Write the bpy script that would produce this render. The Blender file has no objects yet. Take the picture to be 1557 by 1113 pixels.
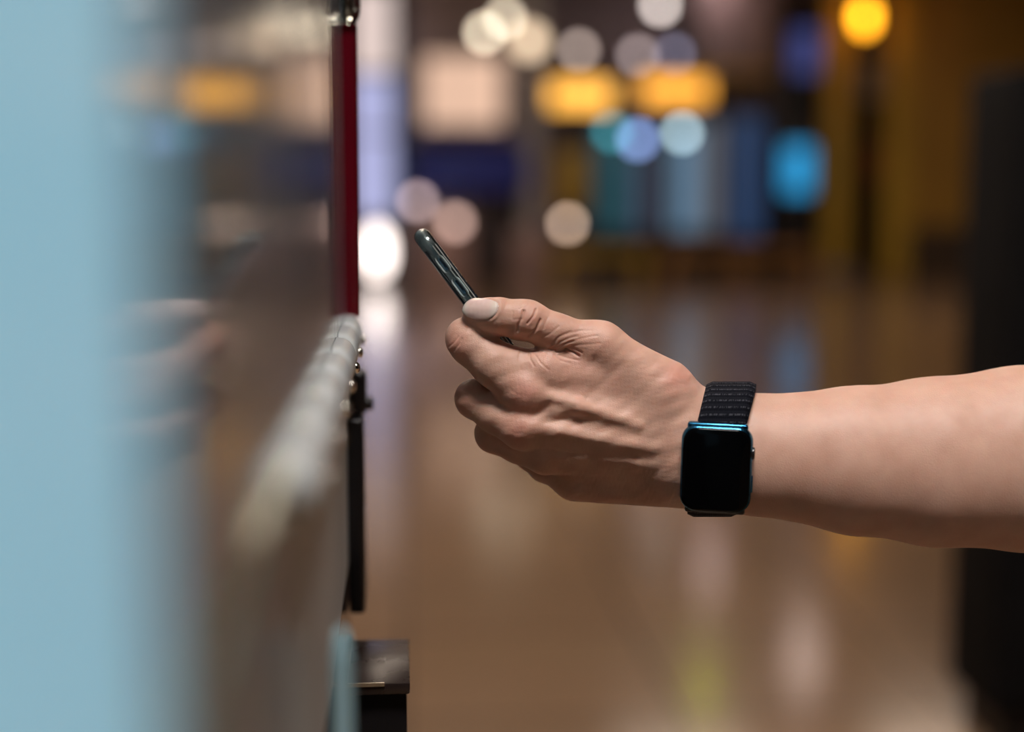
import bpy, bmesh, math, random
import numpy as np
from mathutils import Vector, Matrix

# ------------------------------------------------------------------ camera, world, exposure
SC = bpy.context.scene
COL = SC.collection
W, H = 1557.0, 1113.0
LENS = 50.0
K = LENS / 36.0 * W                      # focal length in pixels
D0 = 0.78                                # distance of the hand
CAM_Z = 1.15
YAW = math.atan((W / 2 - 611) / K)
PITCH = math.atan((H / 2 - 290) / K)
C = Vector((0, 0, CAM_Z))
FWD = Vector((math.sin(YAW) * math.cos(PITCH), math.cos(YAW) * math.cos(PITCH), -math.sin(PITCH)))
RGT = FWD.cross(Vector((0, 0, 1))).normalized()
UPV = RGT.cross(FWD).normalized()
cam_d = bpy.data.cameras.new('camera')
cam_d.lens = LENS; cam_d.sensor_width = 36.0; cam_d.clip_start = 0.01; cam_d.clip_end = 200
cam_d.dof.use_dof = True
cam_d.dof.focus_distance = D0 - 0.012
cam_d.dof.aperture_fstop = 2.0
cam = bpy.data.objects.new('camera', cam_d); COL.objects.link(cam)
cam.matrix_world = Matrix(((RGT.x, UPV.x, -FWD.x, C.x), (RGT.y, UPV.y, -FWD.y, C.y), (RGT.z, UPV.z, -FWD.z, C.z), (0, 0, 0, 1)))
SC.camera = cam
world = bpy.data.worlds.new('world'); SC.world = world; world.use_nodes = True
world.node_tree.nodes['Background'].inputs[0].default_value = (0.30, 0.26, 0.25, 1)
world.node_tree.nodes['Background'].inputs[1].default_value = 0.0
SC.view_settings.view_transform = 'Standard'; SC.view_settings.look = 'None'
SC.view_settings.exposure = 0.0; SC.view_settings.gamma = 1.0; SC.view_settings.use_curve_mapping = False
KEY_STRENGTH = 78.0                      # added ceiling panel, out of view, lighting the arm and machine
HALL_STRENGTH = 14.0                      # added ceiling panels down the hall, out of view

random.seed(4)
def wpt(u, v, D):                        # photograph pixel + distance along the view -> world point
    return C + D * (FWD + (u - W / 2) / K * RGT - (v - H / 2) / K * UPV)
def bgpt(u, v, Y):                       # the same, for a plane at world distance Y
    r = FWD + (u - W / 2) / K * RGT - (v - H / 2) / K * UPV
    return C + r * (Y / r.y)

# ------------------------------------------------------------------ materials
MATS = {}
def mat(name, col=(.5, .5, .5), rough=.5, metal=0.0, emit=None, estr=0.0, **kw):
    if name in MATS: return MATS[name]
    m = bpy.data.materials.new(name); m.use_nodes = True
    b = m.node_tree.nodes['Principled BSDF']
    b.inputs['Base Color'].default_value = (*col, 1)
    b.inputs['Roughness'].default_value = rough
    b.inputs['Metallic'].default_value = metal
    if emit:
        b.inputs['Emission Color'].default_value = (*emit, 1); b.inputs['Emission Strength'].default_value = estr
    for k, v in kw.items(): b.inputs[k.replace('_', ' ')].default_value = v
    MATS[name] = m
    return m
def nodes(m): return m.node_tree.nodes, m.node_tree.links, m.node_tree.nodes['Principled BSDF']
def vary(m, scale, c0, c1, stretch=(1, 1, 1), detail=4.0, bump=0.0, bscale=None, rough=None):
    """object-space noise between two colours, optional bump and roughness variation"""
    n, l, b = nodes(m)
    tc = n.new('ShaderNodeTexCoord'); mp = n.new('ShaderNodeMapping'); mp.inputs['Scale'].default_value = stretch
    l.new(tc.outputs['Object'], mp.inputs['Vector'])
    nz = n.new('ShaderNodeTexNoise'); nz.inputs['Scale'].default_value = scale; nz.inputs['Detail'].default_value = detail
    l.new(mp.outputs['Vector'], nz.inputs['Vector'])
    r = n.new('ShaderNodeValToRGB'); r.color_ramp.elements[0].position = .35; r.color_ramp.elements[1].position = .65
    r.color_ramp.elements[0].color = (*c0, 1); r.color_ramp.elements[1].color = (*c1, 1)
    l.new(nz.outputs['Fac'], r.inputs['Fac']); l.new(r.outputs['Color'], b.inputs['Base Color'])
    if rough:
        mr = n.new('ShaderNodeMapRange'); mr.inputs['To Min'].default_value = rough[0]; mr.inputs['To Max'].default_value = rough[1]
        l.new(nz.outputs['Fac'], mr.inputs['Value']); l.new(mr.outputs['Result'], b.inputs['Roughness'])
    if bump:
        bp = n.new('ShaderNodeBump'); bp.inputs['Strength'].default_value = bump; bp.inputs['Distance'].default_value = .002
        if bscale:
            nb = n.new('ShaderNodeTexNoise'); nb.inputs['Scale'].default_value = bscale; l.new(mp.outputs['Vector'], nb.inputs['Vector'])
            l.new(nb.outputs['Fac'], bp.inputs['Height'])
        else: l.new(nz.outputs['Fac'], bp.inputs['Height'])
        l.new(bp.outputs['Normal'], b.inputs['Normal'])
    return m
def lamp_mat(name, col, s): return mat(name, (.05, .05, .05), .4, emit=col, estr=s)

# ------------------------------------------------------------------ mesh helpers
def new_obj(name, me, m, parent=None):
    o = bpy.data.objects.new(name, me); COL.objects.link(o)
    if m: me.materials.append(m)
    if parent: o.parent = parent
    return o
def finish(name, bm, m, parent=None, smooth=False, angle=None):
    bmesh.ops.recalc_face_normals(bm, faces=bm.faces[:])
    me = bpy.data.meshes.new(name); bm.to_mesh(me); bm.free()
    if smooth:
        for p in me.polygons: p.use_smooth = True
        if angle: me.set_sharp_from_angle(angle=math.radians(angle))
    return new_obj(name, me, m, parent)
def box(name, x0, x1, y0, y1, z0, z1, m, parent=None, bevel=0.0, seg=3, vert_only=False):
    bm = bmesh.new()
    bmesh.ops.create_cube(bm, size=1)
    for v in bm.verts:
        v.co = ((x0 + x1) / 2 + v.co.x * (x1 - x0), (y0 + y1) / 2 + v.co.y * (y1 - y0), (z0 + z1) / 2 + v.co.z * (z1 - z0))
    if bevel:
        ed = [e for e in bm.edges if (not vert_only) or abs(e.verts[0].co.z - e.verts[1].co.z) > 1e-6]
        bmesh.ops.bevel(bm, geom=ed, offset=bevel, segments=seg, affect='EDGES', profile=.5)
    return finish(name, bm, m, parent, smooth=bool(bevel), angle=40)
def lathe(name, prof, m, parent=None, loc=(0, 0, 0), axis='Z', seg=32, angle=50, closed=False):
    """prof: list of (radius, height)"""
    bm = bmesh.new(); rings = []
    for r, h in prof:
        if r < 1e-6: rings.append([bm.verts.new((0, 0, h))])
        else: rings.append([bm.verts.new((r * math.cos(2 * math.pi * i / seg), r * math.sin(2 * math.pi * i / seg), h)) for i in range(seg)])
    for a, b in zip(rings, rings[1:]):
        for i in range(seg):
            j = (i + 1) % seg
            if len(a) == 1 and len(b) == 1: continue
            if len(a) == 1: bm.faces.new((a[0], b[i], b[j]))
            elif len(b) == 1: bm.faces.new((a[i], a[j], b[0]))
            else: bm.faces.new((a[i], a[j], b[j], b[i]))
    if closed:
        for i in range(seg): bm.faces.new((rings[-1][i], rings[-1][(i + 1) % seg], rings[0][(i + 1) % seg], rings[0][i]))
    else:
        if len(rings[0]) > 1: bm.faces.new(list(reversed(rings[0])))
        if len(rings[-1]) > 1: bm.faces.new(rings[-1])
    R = {'Z': Matrix.Identity(3), 'X': Matrix.Rotation(math.pi / 2, 3, 'Y'), 'Y': Matrix.Rotation(-math.pi / 2, 3, 'X')}[axis]
    for v in bm.verts: v.co = R @ v.co + Vector(loc)
    return finish(name, bm, m, parent, smooth=True, angle=angle)
def globe_prof(r, n=12, sq=1.0): return [(r * math.sin(math.pi * i / n), -r * sq * math.cos(math.pi * i / n)) for i in range(n + 1)]
def empty(name, loc=(0, 0, 0)):
    o = bpy.data.objects.new(name, None); COL.objects.link(o); o.location = loc; o.empty_display_size = .05
    return o
def tag(o, label, cat, group=None):
    o['label'] = label; o['category'] = cat
    if group: o['group'] = group
    return o
def settle(root):
    """the parts were built in world coordinates: keep them there under a moved root"""
    for ch in root.children: ch.matrix_parent_inverse = Matrix.Translation(-root.location)
    return root
def struct(o): o['kind'] = 'structure'; return o

# ------------------------------------------------------------------ the hall
FAR = 20.6
m_floor = mat('polished_stone_floor', (.16, .105, .075), .2, Specular_IOR_Level=.45)
def floor_nodes():
    n, l, b = nodes(m_floor)
    tc = n.new('ShaderNodeTexCoord')
    br = n.new('ShaderNodeTexBrick'); br.offset = 0; br.inputs['Scale'].default_value = 1.0
    br.inputs['Brick Width'].default_value = .6; br.inputs['Row Height'].default_value = .6; br.inputs['Mortar Size'].default_value = .004
    br.inputs['Color1'].default_value = (.28, .172, .100, 1); br.inputs['Color2'].default_value = (.245, .152, .09, 1); br.inputs['Mortar'].default_value = (.06, .045, .035, 1)
    l.new(tc.outputs['Object'], br.inputs['Vector'])
    nz = n.new('ShaderNodeTexNoise'); nz.inputs['Scale'].default_value = 2.5; nz.inputs['Detail'].default_value = 6; l.new(tc.outputs['Object'], nz.inputs['Vector'])
    mx = n.new('ShaderNodeMix'); mx.data_type = 'RGBA'; mx.blend_type = 'MULTIPLY'; mx.inputs[0].default_value = .6
    l.new(br.outputs['Color'], mx.inputs[6]); l.new(nz.outputs['Color'], mx.inputs[7])
    mr = n.new('ShaderNodeMapRange'); mr.inputs['To Min'].default_value = .11; mr.inputs['To Max'].default_value = .19
    l.new(nz.outputs['Fac'], mr.inputs['Value']); l.new(mr.outputs['Result'], b.inputs['Roughness'])
    l.new(br.outputs['Color'], b.inputs['Base Color'])
floor_nodes()
struct(box('floor', -7, 16, -4, FAR + .3, -.1, 0, m_floor))
m_ceil = vary(mat('ceiling_paint', rough=.9), 3, (.10, .07, .05), (.13, .09, .065))
struct(box('ceiling', -7, 16, -4, FAR + .3, 4.5, 4.6, m_ceil))
m_wall = vary(mat('far_wall_paint', rough=.8), 1.2, (.20, .145, .14), (.27, .20, .19))
struct(box('wall_back', -7, 16, FAR, FAR + .2, 0, 4.5, m_wall))
m_wallr = vary(mat('brown_side_wall_paint', rough=.85), 1.5, (.07, .042, .026), (.09, .055, .032))
struct(box('wall_right', 12.0, 12.2, -4, FAR, 0, 4.5, m_wallr))
m_walll = vary(mat('left_wall_paint', rough=.85), 1.5, (.3, .27, .27), (.36, .33, .33))
struct(box('wall_left', -6.2, -6.0, -4, FAR, 0, 4.5, m_walll))

# ceiling panels: lamps in housings, added out of view to light hall and arm
m_house = mat('white_lamp_housing', (.7, .7, .7), .4)
def panel_light(x, y, sx, sy, z, col, s, label, group=None):
    e = empty('ceiling_light_offscreen', (x, y, z))
    box('frame', x - sx / 2 - .03, x + sx / 2 + .03, y - sy / 2 - .03, y + sy / 2 + .03, z, z + .05, m_house, e, .008)
    box('diffuser', x - sx / 2, x + sx / 2, y - sy / 2, y + sy / 2, z - .012, z + .004, lamp_mat('panel_%d_%d' % (x * 100, y * 100), col, s), e)
    if z < 4.4:
        for dx in (-sx * .4, sx * .4): box('hanger', x + dx - .004, x + dx + .004, y - .004, y + .004, z + .04, 4.5, m_house, e)
    settle(e); tag(e, label, 'ceiling light', group); return e
panel_light(.15, -.45, 1.2, .6, 4.44, (1, .945, .92), KEY_STRENGTH, 'added white light panel, out of view in the ceiling above the vending machine')
for i, (x, y) in enumerate([(-2.2, 4.0), (-.7, 4.0), (-2.0, 6.6), (-.4, 6.6), (-1.4, 10.0), (.5, 10.0), (2.6, 12.6), (5.0, 12.6), (7.2, 12.6)]):
    panel_light(x, y, 1.2, .6, 4.44, (1, .82, .66), HALL_STRENGTH, 'added white light panel, out of view in the hall ceiling', 'hall ceiling panels')

# ------------------------------------------------------------------ vending machine (front plane parallel to +Y)
PX = -.0355                                # front plane
Y0, Y1 = .200, .925                       # window from / to
ZB, ZT = CAM_Z - .086, CAM_Z + .150       # window bottom / top
vm = empty('vending_machine', (PX - .4, .2, 0))
m_white = vary(mat('pale_machine_panel', rough=.45, Specular_IOR_Level=.3), 8, (.56, .60, .61), (.64, .67, .67), rough=(.4, .5))
m_shell = vary(mat('machine_shell_paint', rough=.45), 8, (.60, .63, .63), (.68, .70, .69))
m_blue = vary(mat('pale_blue_machine_paint', rough=.35, Specular_IOR_Level=.3), 6, (.36, .58, .64), (.40, .63, .69), stretch=(1, 3, .15), rough=(.3, .42))
m_dark = mat('dark_machine_panel', (.03, .028, .04), .12, Specular_IOR_Level=.6)
m_liner = vary(mat('machine_liner_grey', rough=.6), 6, (.46, .52, .58), (.54, .60, .66))
m_red = vary(mat('red_post_plastic', rough=.22, Coat_Weight=.5), 14, (.095, .003, .008), (.13, .004, .011), stretch=(1, 1, .3))
m_black = vary(mat('black_plastic', rough=.35), 40, (.006, .005, .006), (.010, .008, .008), bump=.05, bscale=900)
m_brown = vary(mat('dark_brown_lid_plastic', rough=.3, Specular_IOR_Level=.5), 30, (.022, .014, .012), (.03, .019, .016), rough=(.22, .34), bump=.04, bscale=1500)
m_chrome = vary(mat('polished_chrome', rough=.08, metal=1.0), 20, (.75, .75, .73), (.82, .82, .80))
m_steel = vary(mat('bright_steel', rough=.15, metal=1.0), 60, (.7, .68, .6), (.78, .76, .68))
m_acryl = vary(mat('milky_acrylic', rough=.22, Transmission_Weight=.25, IOR=1.45, Specular_IOR_Level=.5), 30, (.74, .78, .77), (.80, .84, .82))
m_clear = mat('clear_acrylic', (.86, .94, .92), .03, Transmission_Weight=1.0, IOR=1.45)
m_teal = mat('green_glass_edge', (.06, .30, .24), .15, Transmission_Weight=.3)
m_rod = vary(mat('pale_blue_handle_plastic', rough=.25), 30, (.42, .68, .76), (.50, .74, .80))

# smeared window glass: clear where wiped, thin vertical smears elsewhere
m_glass = mat('window_glass', (.58, .70, .80), .03, Transmission_Weight=.60, IOR=1.5)
def glass_nodes():
    n, l, b = nodes(m_glass)
    tc = n.new('ShaderNodeTexCoord'); mp = n.new('ShaderNodeMapping'); mp.inputs['Scale'].default_value = (1, 1, .06)
    l.new(tc.outputs['Object'], mp.inputs['Vector'])
    nz = n.new('ShaderNodeTexNoise'); nz.inputs['Scale'].default_value = 90; nz.inputs['Detail'].default_value = 3; l.new(mp.outputs['Vector'], nz.inputs['Vector'])
    mr = n.new('ShaderNodeMapRange'); mr.inputs['From Min'].default_value = .45; mr.inputs['From Max'].default_value = .75
    mr.inputs['To Min'].default_value = .07; mr.inputs['To Max'].default_value = .18; l.new(nz.outputs['Fac'], mr.inputs['Value']); l.new(mr.outputs['Result'], b.inputs['Roughness'])
glass_nodes()
m_greyp = vary(mat('grey_blue_machine_panel', rough=.3, Specular_IOR_Level=.5), 8, (.13, .15, .19), (.17, .19, .23))
# cabinet shell: back, top, bottom, far side, and the interior liner
XB = PX - .80
box('back_panel', XB, XB + .02, -.62, Y1 + .01, .06, 1.95, m_shell, vm)
box('side_panel', XB, PX - .004, Y1 - .008, Y1 + .012, .06, 1.95, m_red, vm)
box('side_panel', XB, PX - .004, -.64, -.62, .06, 1.95, m_blue, vm)
box('roof_panel', XB, PX - .004, -.64, Y1 + .012, 1.95, 1.97, m_shell, vm)
box('base', XB + .02, PX - .03, -.60, Y1 - .02, 0, .06, m_black, vm)
box('liner_back', XB + .25, XB + .26, Y0, Y1 - .01, ZB - .02, ZT + .02, m_liner, vm)
box('liner_floor', XB + .25, PX - .01, Y0, Y1 - .01, ZB - .03, ZB - .005, m_liner, vm)
box('liner_roof', XB + .25, PX - .01, Y0, Y1 - .01, ZT + .005, ZT + .03, m_liner, vm)
box('liner_side', XB + .25, PX - .01, Y0 - .012, Y0, ZB - .02, ZT + .02, m_liner, vm)
# front: pale blue near door, window glass, pale panel under it, dark panel lower down, header
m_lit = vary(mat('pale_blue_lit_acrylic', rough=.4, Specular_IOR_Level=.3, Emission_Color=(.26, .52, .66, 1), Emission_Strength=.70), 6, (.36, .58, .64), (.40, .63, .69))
dp = box('door_panel', PX - .03, PX - .001, -.62, Y0, .06, 1.95, m_blue, vm, .004)
box('lit_panel', PX - .004, PX + .001, .02, Y0 - .002, .92, 1.42, m_lit, dp, .001, 2)
box('window_glass', PX - .006, PX, Y0, Y1 - .006, ZB, ZT, m_glass, vm)
g = box('glass_edge', PX - .0058, PX + .0004, Y0 + .002, Y1 - .008, ZB - .002, ZB + .0016, m_teal, vm)
ZL = CAM_Z - .235
box('front_panel', PX - .03, PX, .43, Y1 - .008, ZL, ZB - .002, m_white, vm)
box('side_strip', PX - .03, PX - .0003, Y0, .43, ZL, ZB - .002, m_greyp, vm)
box('lower_panel', PX - .03, PX - .0005, Y0, Y1 - .008, .06, ZL, m_dark, vm)
box('header_panel', PX - .03, PX, Y0, Y1 - .008, ZT, 1.95, m_shell, vm)
box('glow_streak_bar', PX - .0002, PX + .0022, .33, .63, ZB + .0030, ZB + .0065, vary(mat('cream_glow_paint', rough=.5), 40, (.72, .66, .48), (.78, .72, .54)), vm, .0006, 1)  # cream-coloured bar stands in for a glowing streak along the glass

# red half-round post at the far edge of the window, and clear round cap over it
def half_rod(name, y, r, z0, z1, m, parent, seg=14, dome=0.0):
    bm = bmesh.new(); prof = []
    for i in range(seg + 1):
        a = -math.pi / 2 + math.pi * i / seg
        prof.append((PX + r * math.cos(a), y + r * .9 * math.sin(a)))
    lo = [bm.verts.new((x, yy, z0)) for x, yy in prof]; hi = [bm.verts.new((x, yy, z1)) for x, yy in prof]
    for i in range(seg): bm.faces.new((lo[i], lo[i + 1], hi[i + 1], hi[i]))
    bm.faces.new(hi); bm.faces.new(list(reversed(lo))); bm.faces.new((lo[0], hi[0], hi[-1], lo[-1]))
    return finish(name, bm, m, parent, True, 45)
half_rod('red_post', .915, .0095, ZB + .006, CAM_Z + .103, m_red, vm)
cap_c = (PX + .001, .912, CAM_Z + .103 + .010)
pc = lathe('post_cap', [(0, -.0125), (.004, -.012), (.008, -.0095), (.0102, -.005), (.0108, 0), (.0108, .03), (.009, .036), (0, .038)], m_clear, vm, cap_c)
lathe('cap_ring', [(.0075, -.004), (.0085, -.003), (.0085, .003), (.0075, .004)], m_chrome, pc, (PX + .001, .912, CAM_Z + .128), closed=True)
lathe('cap_screw', [(0, -.02), (.002, -.02), (.002, .01), (.0045, .012), (.0045, .016), (0, .017)], m_chrome, pc, (PX + .001, .912, CAM_Z + .120))

# rail under the window: a row of domed milky clips, each held by a bright screw
def clip_mesh():
    bm = bmesh.new(); L, R, Hh = .0375, .0108, .024; nu, nv = 14, 10
    grid = []
    for i in range(nu + 1):
        t = -1 + 2 * i / nu
        sc = (1 - abs(t) ** 7) ** .5
        row = []
        for j in range(nv + 1):
            a = -math.pi * .5 + math.pi * j / nv
            row.append(bm.verts.new((R * max(math.cos(a), 0) ** .8 * max(sc, .02), t * L, Hh * math.sin(a) * max(sc, .02) * .5)))
        grid.append(row)
    for i in range(nu):
        for j in range(nv): bm.faces.new((grid[i][j], grid[i + 1][j], grid[i + 1][j + 1], grid[i][j + 1]))
    bmesh.ops.recalc_face_normals(bm, faces=bm.faces[:])
    me = bpy.data.meshes.new('rail_clip'); bm.to_mesh(me); bm.free()
    for p in me.polygons: p.use_smooth = True
    me.materials.append(m_acryl); return me
cm = clip_mesh()
sm = None
for i in range(7):
    y = .888 - i * .0725
    c = bpy.data.objects.new('rail_clip', cm); COL.objects.link(c); c.parent = vm; c.location = (PX + .0002, y, ZB - .004)
    c.matrix_parent_inverse = Matrix.Translation(-vm.location)
    if sm is None:
        s0 = lathe('screw', [(0, -.006), (.0018, -.006), (.0018, 0), (.003, .0004), (.0030, .0014), (.0022, .0024), (0, .0028)], m_steel, None, axis='X', seg=20); sm = s0.data; bpy.data.objects.remove(s0)
    s = bpy.data.objects.new('screw', sm); COL.objects.link(s); s.parent = c; s.location = (.0100, .012, -.0035)
# chrome trim line under the rail, pale blue pull handle
box('trim_strip', PX - .002, PX + .0035, .46, Y1 - .004, ZB - .024, ZB - .021, m_shell, vm, .0008, 2)
def rod(name, x, y, z0, z1, r, m, parent):
    n = 8; pr = [(r * math.sin(math.pi / 2 * i / n), z0 - r * 2.5 * math.cos(math.pi / 2 * i / n)) for i in range(n + 1)]
    pr += [(r * math.cos(math.pi / 2 * i / n), z1 + r * 4 * math.sin(math.pi / 2 * i / n)) for i in range(n + 1)]
    pr[-1] = (0, pr[-1][1]); pr[0] = (0, pr[0][1])
    return lathe(name, pr, m, parent, (x, y, 0), seg=24, angle=80)
hd = rod('pull_handle', PX + .0125, .50, CAM_Z - .50, CAM_Z - .170, .0035, m_rod, vm)
for z in (CAM_Z - .47, CAM_Z - .26): lathe('standoff', [(.0025, 0), (.0025, .0115)], m_chrome, hd, (PX - .0006, .50, z), 'X', 16)
# slim black card reader and lock at the far edge
cr = box('card_reader', PX, PX + .0105, .885, .922, CAM_Z - .268, CAM_Z - .142, m_black, vm, .0028, 4)
box('reader_window', PX + .0095, PX + .0109, .890, .917, CAM_Z - .20, CAM_Z - .155, m_dark, cr, .0005, 1)
lk = box('lock_plate', PX, PX + .0125, .900, .922, CAM_Z - .142, CAM_Z - .114, m_black, vm, .0035, 4)
lathe('lock_barrel', [(.0045, 0), (.0045, .0035), (.0035, .0045), (0, .0047)], m_black, lk, (PX + .012, .911, CAM_Z - .136), 'X', 20)
# coin box with overhanging lid
cb = box('coin_box', PX, PX + .0360, .752, .822, CAM_Z - .62, CAM_Z - .272, m_black, vm, .0015, 2)
box('lid', PX, PX + .0378, .748, .826, CAM_Z - .272, CAM_Z - .2655, m_brown, cb, .0012, 2)
box('lid_strip', PX + .0005, PX + .024, .7472, .7486, CAM_Z - .2668, CAM_Z - .2648, m_steel, cb)
box('hinge_bar', PX, PX + .004, .752, .824, CAM_Z - .268, CAM_Z - .262, m_black, cb, .001, 2)
settle(vm); tag(vm, 'tall vending machine with pale blue door, glass window, red post and black coin box', 'vending machine')

# ------------------------------------------------------------------ far shop fronts
def bx(name, u0, v0, u1, v1, Y, dep, m, parent=None, bevel=.02, floor=False):
    a = bgpt(u0, v1, Y); b = bgpt(u1, v0, Y)
    z0 = 0 if floor else a.z
    return box(name, a.x, b.x, Y, Y + dep, z0, b.z, m, parent, bevel, 2)
def thing(name, u, v, Y, label, cat, group=None):
    p = bgpt(u, v, Y); e = empty(name, (p.x, Y, max(p.z, 0))); tag(e, label, cat, group); return e
m_frame = vary(mat('dark_frame_paint', rough=.4), 4, (.02, .018, .02), (.03, .026, .028))
m_fwhite = vary(mat('white_column_paint', rough=.6), 2, (.55, .50, .50), (.62, .57, .56))
m_gold = vary(mat('mustard_paint', rough=.5), 1.4, (.60, .36, .04), (.68, .42, .05))
m_gold2 = vary(mat('ochre_panel_paint', rough=.6), .9, (.42, .22, .035), (.52, .28, .045))
m_ora = vary(mat('orange_plinth_paint', rough=.5), 2, (.42, .19, .05), (.5, .24, .07))
m_bluef = vary(mat('royal_blue_fabric', rough=.8), 3, (.03, .045, .32), (.05, .07, .42))
m_mauve = vary(mat('mauve_screen_paint', rough=.6), 1.2, (.24, .18, .18), (.30, .23, .23))
m_pinkc = vary(mat('pink_acrylic', rough=.5), 2, (.50, .32, .28), (.58, .38, .34))
m_teald = vary(mat('dark_teal_paint', rough=.5), 2, (.03, .07, .14), (.04, .09, .18))
m_redp = vary(mat('red_sign_paint', rough=.5), 3, (.35, .03, .03), (.42, .04, .04))

def lit_box(name, u0, v0, u1, v1, Y, col, s, label, cat, group=None, dep=.25, posts=True):
    """light box: housing, lit face, mullions, carried by brackets from the wall behind"""
    e = thing(name, (u0 + u1) / 2, v1, Y, label, cat, group)
    bx('housing', u0, v0, u1, v1, Y, dep, m_frame, e)
    i = (u1 - u0) * .03 + 1
    bx('lit_face', u0 + i, v0 + 2, u1 - i, v1 - 2, Y - .012, .02, lamp_mat(name + '_%d' % u0, col, s), e, 0)
    if posts:
        a = bgpt(u0, v0, Y); b = bgpt(u1, v1, Y)
        for x in (a.x + .15 * (b.x - a.x), a.x + .85 * (b.x - a.x)):
            box('bracket', x - .03, x + .03, Y + dep - .01, (FAR - .059 if u0 == 640 else FAR + .005), (a.z + b.z) / 2 - .03, (a.z + b.z) / 2 + .03, m_frame, e)
    settle(e); return e
def kiosk(u0, v0, u1, Y, sv0, sv1, col, s, label, group=None):
    """standing display: plinth, cabinet body, lit screen, top cap"""
    e = thing('display_kiosk', (u0 + u1) / 2, 400, Y, label, 'kiosk', group); e.location.z = 0
    w = u1 - u0
    a = bgpt(u0, v0, Y); b = bgpt(u1, v0, Y)
    box('plinth', a.x - .03, b.x + .03, Y - .04, Y + .5, 0, .12, m_ora if group is None else m_frame, e, .01)
    box('body', a.x, b.x, Y, Y + .45, .1, a.z, m_frame, e, .02)
    bx('screen', u0 + w * .1, sv0, u1 - w * .1, sv1, Y - .012, .02, lamp_mat('kiosk_screen_%d' % u0, col, s), e, 0)
    box('cap', a.x - .02, b.x + .02, Y - .03, Y + .47, a.z - .01, a.z + .05, m_frame, e, .01)
    settle(e); return e
def globe(u, v, Y, r_px, col, s, label, sq=1.0, group='globe lamps strung before the shop fronts', name='globe_lamp', top=4.5):
    """hanging lamp: globe, socket, cord up to the ceiling"""
    p = bgpt(u, v, Y); r = r_px / K * Y
    e = empty(name, tuple(p)); tag(e, label, 'lamp', group)
    lathe('globe', globe_prof(r, 12, sq), lamp_mat('lamp_%d_%d' % (u, v), col, s), e, tuple(p), seg=20)
    lathe('socket', [(r * .3, 0), (r * .3, r * .35), (r * .15, r * .5)], m_frame, e, (p.x, p.y, p.z + r * sq * .95), seg=14)
    lathe('cord', [(.008, 0), (.008, top - p.z - r * sq)], m_frame, e, (p.x, p.y, p.z + r * sq), seg=8)
    settle(e); return e

SY = 19.6
# bright white display case beside the machine
e = thing('display_case', 575, 400, SY, 'tall lit glass display case with lavender back panels by the machine', 'display case'); e.location.z = 0
bx('base', 535, 330, 604, 420, SY, .5, m_fwhite, e, floor=True)
bx('back_panel', 535, 110, 600, 330, SY + .3, .04, lamp_mat('case_back', (.60, .62, 1.0), .75), e)
bx('upper_panel', 535, -20, 600, 110, SY + .3, .04, lamp_mat('case_up', (1.0, .80, .74), .8), e)
bx('post', 600, -20, 620, 400, SY, .4, m_teald, e, floor=True)
bx('shelf', 535, 200, 600, 206, SY + .02, .3, m_fwhite, e); bx('shelf', 535, 108, 600, 114, SY + .02, .3, m_fwhite, e)
settle(e)
p = bgpt(574, 382, 17.5)
e = empty('floor_lamp', (p.x, p.y, 0)); tag(e, 'white round floor lamp glowing in front of the display case', 'lamp')
lathe('shade', globe_prof(.13, 14, 2.2), lamp_mat('floor_lamp_shade', (1, .86, .80), 5.0), e, tuple(p), seg=24)
lathe('stand', [(.14, 0), (.14, .02), (.03, .04), (.025, p.z - .25)], m_frame, e, (p.x, p.y, 0), seg=16); settle(e)
# peach shop sign, awning, doorway, counter
m_pinkw = vary(mat('pale_pink_facade', rough=.7), 1.2, (.52, .38, .35), (.60, .45, .42))
e = thing('facade', 710, 400, FAR, 'pale pink shop facade behind the peach sign', 'facade'); e.location.z = 0
a = bgpt(624, 400, FAR - .1); b = bgpt(800, 290, FAR - .1)
box('wall_board', a.x, b.x, FAR - .06, FAR - .005, b.z + .05, 4.5, m_pinkw, e); settle(e)
e = thing('facade', 668, 400, FAR, 'pale pink shop front panel behind the counter', 'facade'); e.location.z = 0
a2 = bgpt(632, 400, FAR - .06); b2 = bgpt(711, 400, FAR - .06)
for k_ in range(2):
    x0_ = a2.x + (b2.x - a2.x) * k_ / 2
    box('wall_board', x0_, x0_ + (b2.x - a2.x) / 2 - .015, FAR - .06, FAR - .005, 0, b.z - .02, m_pinkw, e, .005, 1)
settle(e)
lit_box('shop_sign', 640, 85, 768, 192, SY, (1, .64, .46), .85, 'large peach lit shop sign above the blue awning', 'sign')
e = thing('awning', 710, 285, SY, 'royal blue fabric shop awning under the peach sign', 'awning')
a = bgpt(624, 205, SY - .5); b = bgpt(803, 290, SY - .5)
bm = bmesh.new()
pr = [(SY + .4, a.z), (SY - .5, a.z - .28), (SY - .5, b.z), (SY - .47, b.z), (SY - .47, a.z - .30), (SY + .4, a.z - .05)]
v0 = [bm.verts.new((a.x, y, z)) for y, z in pr]; v1 = [bm.verts.new((b.x, y, z)) for y, z in pr]
for i in range(6): bm.faces.new((v0[i], v0[(i + 1) % 6], v1[(i + 1) % 6], v1[i]))
bm.faces.new(v0[:3] + v0[3:]); bm.faces.new(list(reversed(v1)))
finish('canopy', bm, m_bluef, e)
lb = box('valance_panel', a.x + .15, a.x + .85, SY - .515, SY - .5, b.z + .15, a.z - .4, vary(mat('bright_blue_fabric', rough=.7), 3, (.06, .10, .48), (.08, .13, .56)), e, .004)
for x in (a.x + .1, b.x - .1): box('arm', x - .02, x + .02, SY - .5, FAR - .059, a.z - .34, a.z - .30, m_frame, e)
settle(e)
e = thing('doorway', 755, 400, SY + .6, 'dark open shop doorway under the blue awning', 'doorway'); e.location.z = 0
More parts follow.
